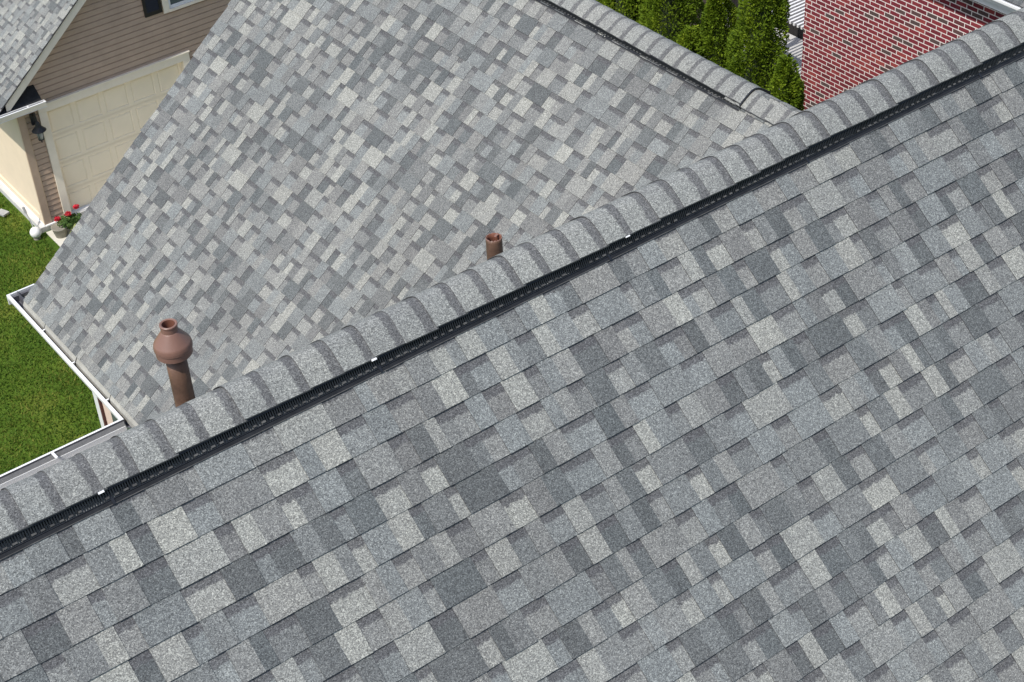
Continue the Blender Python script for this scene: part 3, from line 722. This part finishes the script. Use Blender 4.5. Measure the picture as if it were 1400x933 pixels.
mb.poly([(22.6, 1.7, G - 8.7), (27.3, 1.7, G - 11), (27.3, 17.8, G - 11), (22.6, 17.8, G - 8.7)][::-1], 1)
BBuild(mb, 'roof', [M_sh, M_greyroof])

# ------------------------------------------------------------------ pergola, patio, added dark fence
t = MB(); t.box(18.25, 21.49, 17.55, 21.5, 0, .14); o = t.build('patio', M_conc); tag(o, 'grey concrete patio striped with pergola shadows', 'patio', kind='structure')
pg = empty('pergola', (18.4, 17.6, .14)); tag(pg, 'white slatted pergola behind the corner of the brick house', 'pergola')
y = 17.62; zp = G - 13.2
def PB(mb, name, m):
    o = mb.build(name, m, pg); o.matrix_parent_inverse = Matrix.Translation((-18.4, -17.6, -.14)); return o
k = 0
while y < 20.6:
    t = MB(); t.box(18.38, 21.40, y, y + .036, zp - .05, zp); PB(t, 'slat', M_white); y += .088; k += 1
for xx in (19.3, 21.25):
    t = MB(); t.box(xx, xx + .10, 17.56, 20.7, zp - .27, zp - .077); PB(t, 'beam', M_white)
for xx, yy in ((19.3, 20.5), (20.3, 20.5)):
    t = MB(); t.box(xx, xx + .1, yy, yy + .1, .14, zp - .272); PB(t, 'post', M_white)
fn = MB(); y = 16.0  # added fence, stands for the dark shade behind trees and pergola
while y < 31:
    fn.box(21.50, 21.53, y, y + .145, .05, 2.3 + .03 * math.sin(y * 7)); y += .15
fn.box(21.53, 21.58, 16, 31, .5, .6); fn.box(21.53, 21.58, 16, 31, 1.8, 1.9)
o = fn.build('shade_fence', M_fence); tag(o, 'added near-black board fence standing for the shade behind the evergreens and pergola', 'fence')
t = MB(); t.box(17.45, 17.57, 18.86, 18.98, 0, 3.95); t.box(17.43, 17.59, 18.84, 19.0, 3.95, 3.99); o = t.build('fence_post', M_post); tag(o, 'pale grey weathered post rising between the evergreens', 'post')
t = MB(); t.box(13.8, 18.2, 13.8, 21.5, 0, .03); t.box(13.8, 21.48, 21.5, 32, 0, .03); o = t.build('shade_mulch_bed', M_soil); tag(o, 'added dark mulch bed standing for the shade between the evergreens', 'mulch', kind='structure')  # added bed, its dark colour stands for shade between the trees

# ------------------------------------------------------------------ arborvitae
def arb_mesh(H, R0, seed, cnt):
    """sprays of scale leaves on a lumpy narrow cone"""
    rs = np.random.RandomState(seed); K = cnt
    def rad(t, th):
        base = R0 * np.minimum(1, (1 - t) * 1.9 + .02) ** .62 * np.where(t < .12, .80 + t * 1.7, 1)
        lump = 1 + .13 * np.sin(th * 3 + t * 17 + seed) + .10 * np.sin(th * 5 - t * 31 + 2 * seed) + .07 * np.sin(th * 9 + t * 53)
        return base * lump
    t = 1 - rs.uniform(0, 1, K) ** .75; t = np.clip(t * 1.0, .01, .995); th = rs.uniform(0, 2 * np.pi, K)
    # clumps: pull points towards clump centres and let them bulge
    NC = int(cnt / 120); ct = rs.uniform(.02, .99, NC); cth = rs.uniform(0, 2 * np.pi, NC); idx = rs.randint(0, NC, K)
    use = rs.uniform(0, 1, K) < .80
    t = np.where(use, np.clip(ct[idx] + rs.normal(0, .016, K), .005, .998), t); th = np.where(use, cth[idx] + rs.normal(0, .15, K), th)
    rr = rad(t, th); depth = np.where(use, np.abs(rs.normal(0, .045, K)) , rs.uniform(0, .2, K))
    bul = np.where(use, .065 - 1.2 * (np.abs(th - cth[idx]) ** 2) * .3 - 30 * (t - ct[idx]) ** 2, 0) + rs.uniform(-.03, .03, NC)[idx]
    rr = np.maximum(.01, rr - depth + bul)
    x, y, z = np.cos(th) * rr, np.sin(th) * rr, t * H + rs.normal(0, .01, K)
    out = np.c_[np.cos(th), np.sin(th), np.full(K, .7)]; d = out + rs.normal(0, .55, (K, 3)); d /= np.linalg.norm(d, axis=1)[:, None]
    s = np.cross(d, rs.normal(0, 1, (K, 3))); s /= np.linalg.norm(s, axis=1)[:, None]
    L = rs.uniform(.03, .062, K)[:, None]; W = L * rs.uniform(.35, .6, K)[:, None]
    p = np.c_[x, y, z]; v = np.stack([p - d * L * .5, p + s * W * .5 + d * L * .1, p + d * L * .6, p - s * W * .5 + d * L * .1], 1).astype(np.float32)
    me = bpy.data.meshes.new('crown'); me.vertices.add(4 * K); me.vertices.foreach_set('co', v.ravel()); me.loops.add(4 * K); me.loops.foreach_set('vertex_index', np.arange(4 * K, dtype=np.int32))
    me.polygons.add(K); me.polygons.foreach_set('loop_start', np.arange(0, 4 * K, 4, dtype=np.int32)); me.update(calc_edges=True)
    tone = np.clip(rs.uniform(.1, .9, K) * .65 + rs.uniform(-.15, .4, NC)[idx], 0, 1); c = np.ones((4 * K, 4), np.float32); c[:, 0] = np.repeat(tone, 4)
    ca = me.color_attributes.new('tone', 'FLOAT_COLOR', 'CORNER'); ca.data.foreach_set('color', c.ravel()); me.materials.append(M_arb)
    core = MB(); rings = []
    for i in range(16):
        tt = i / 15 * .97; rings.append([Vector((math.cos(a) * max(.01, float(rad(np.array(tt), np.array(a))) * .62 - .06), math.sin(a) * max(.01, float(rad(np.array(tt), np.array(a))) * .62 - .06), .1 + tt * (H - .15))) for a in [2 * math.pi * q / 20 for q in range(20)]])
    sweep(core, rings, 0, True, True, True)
    return me, core
specs = [  # x, y, height, radius, leaves, label
    (16.36, 16.03, 3.48, .42, 15000, 'shortest narrow evergreen beside the corner of the brick wall'),
    (16.55, 16.78, 4.75, .60, 26000, 'tallest cone shaped evergreen left of the white pergola'),
    (16.6, 17.78, 3.95, .50, 20000, 'rounded evergreen in the middle of the row with a dark gap on its right'),
    (16.25, 18.06, 3.25, .36, 12000, 'small slim evergreen tucked against the foot of the rounded one'),
    (17.0, 19.35, 4.25, .62, 22000, 'broad evergreen left of the pale grey post'),
    (16.9, 20.35, 4.2, .62, 20000, 'dense evergreen second from the far end of the row'),
    (16.8, 21.35, 4.1, .62, 18000, 'evergreen at the far end of the row above the wing ridge'),
]
for i, (x, y, H, R0, cnt, lab) in enumerate(specs):
    x, y, H, R0 = x * .94, y * .94, G - .94 * (G - H), R0 * .95
    e = empty('evergreen_tree', (x, y, 0)); tag(e, lab, 'tree', 'evergreens planted in a row beside the house')
    me, core = arb_mesh(H, R0, 100 + i, int(cnt * 2.6)); o = bpy.data.objects.new('crown', me); COL.objects.link(o); o.parent = e
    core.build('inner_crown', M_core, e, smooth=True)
    t = MB(); tube(t, [(0, 0, -.05), (.01, 0, H * .4), (0, 0, H * .8)], [.07, .05, .02], 10); t.build('trunk', M_bark, e)
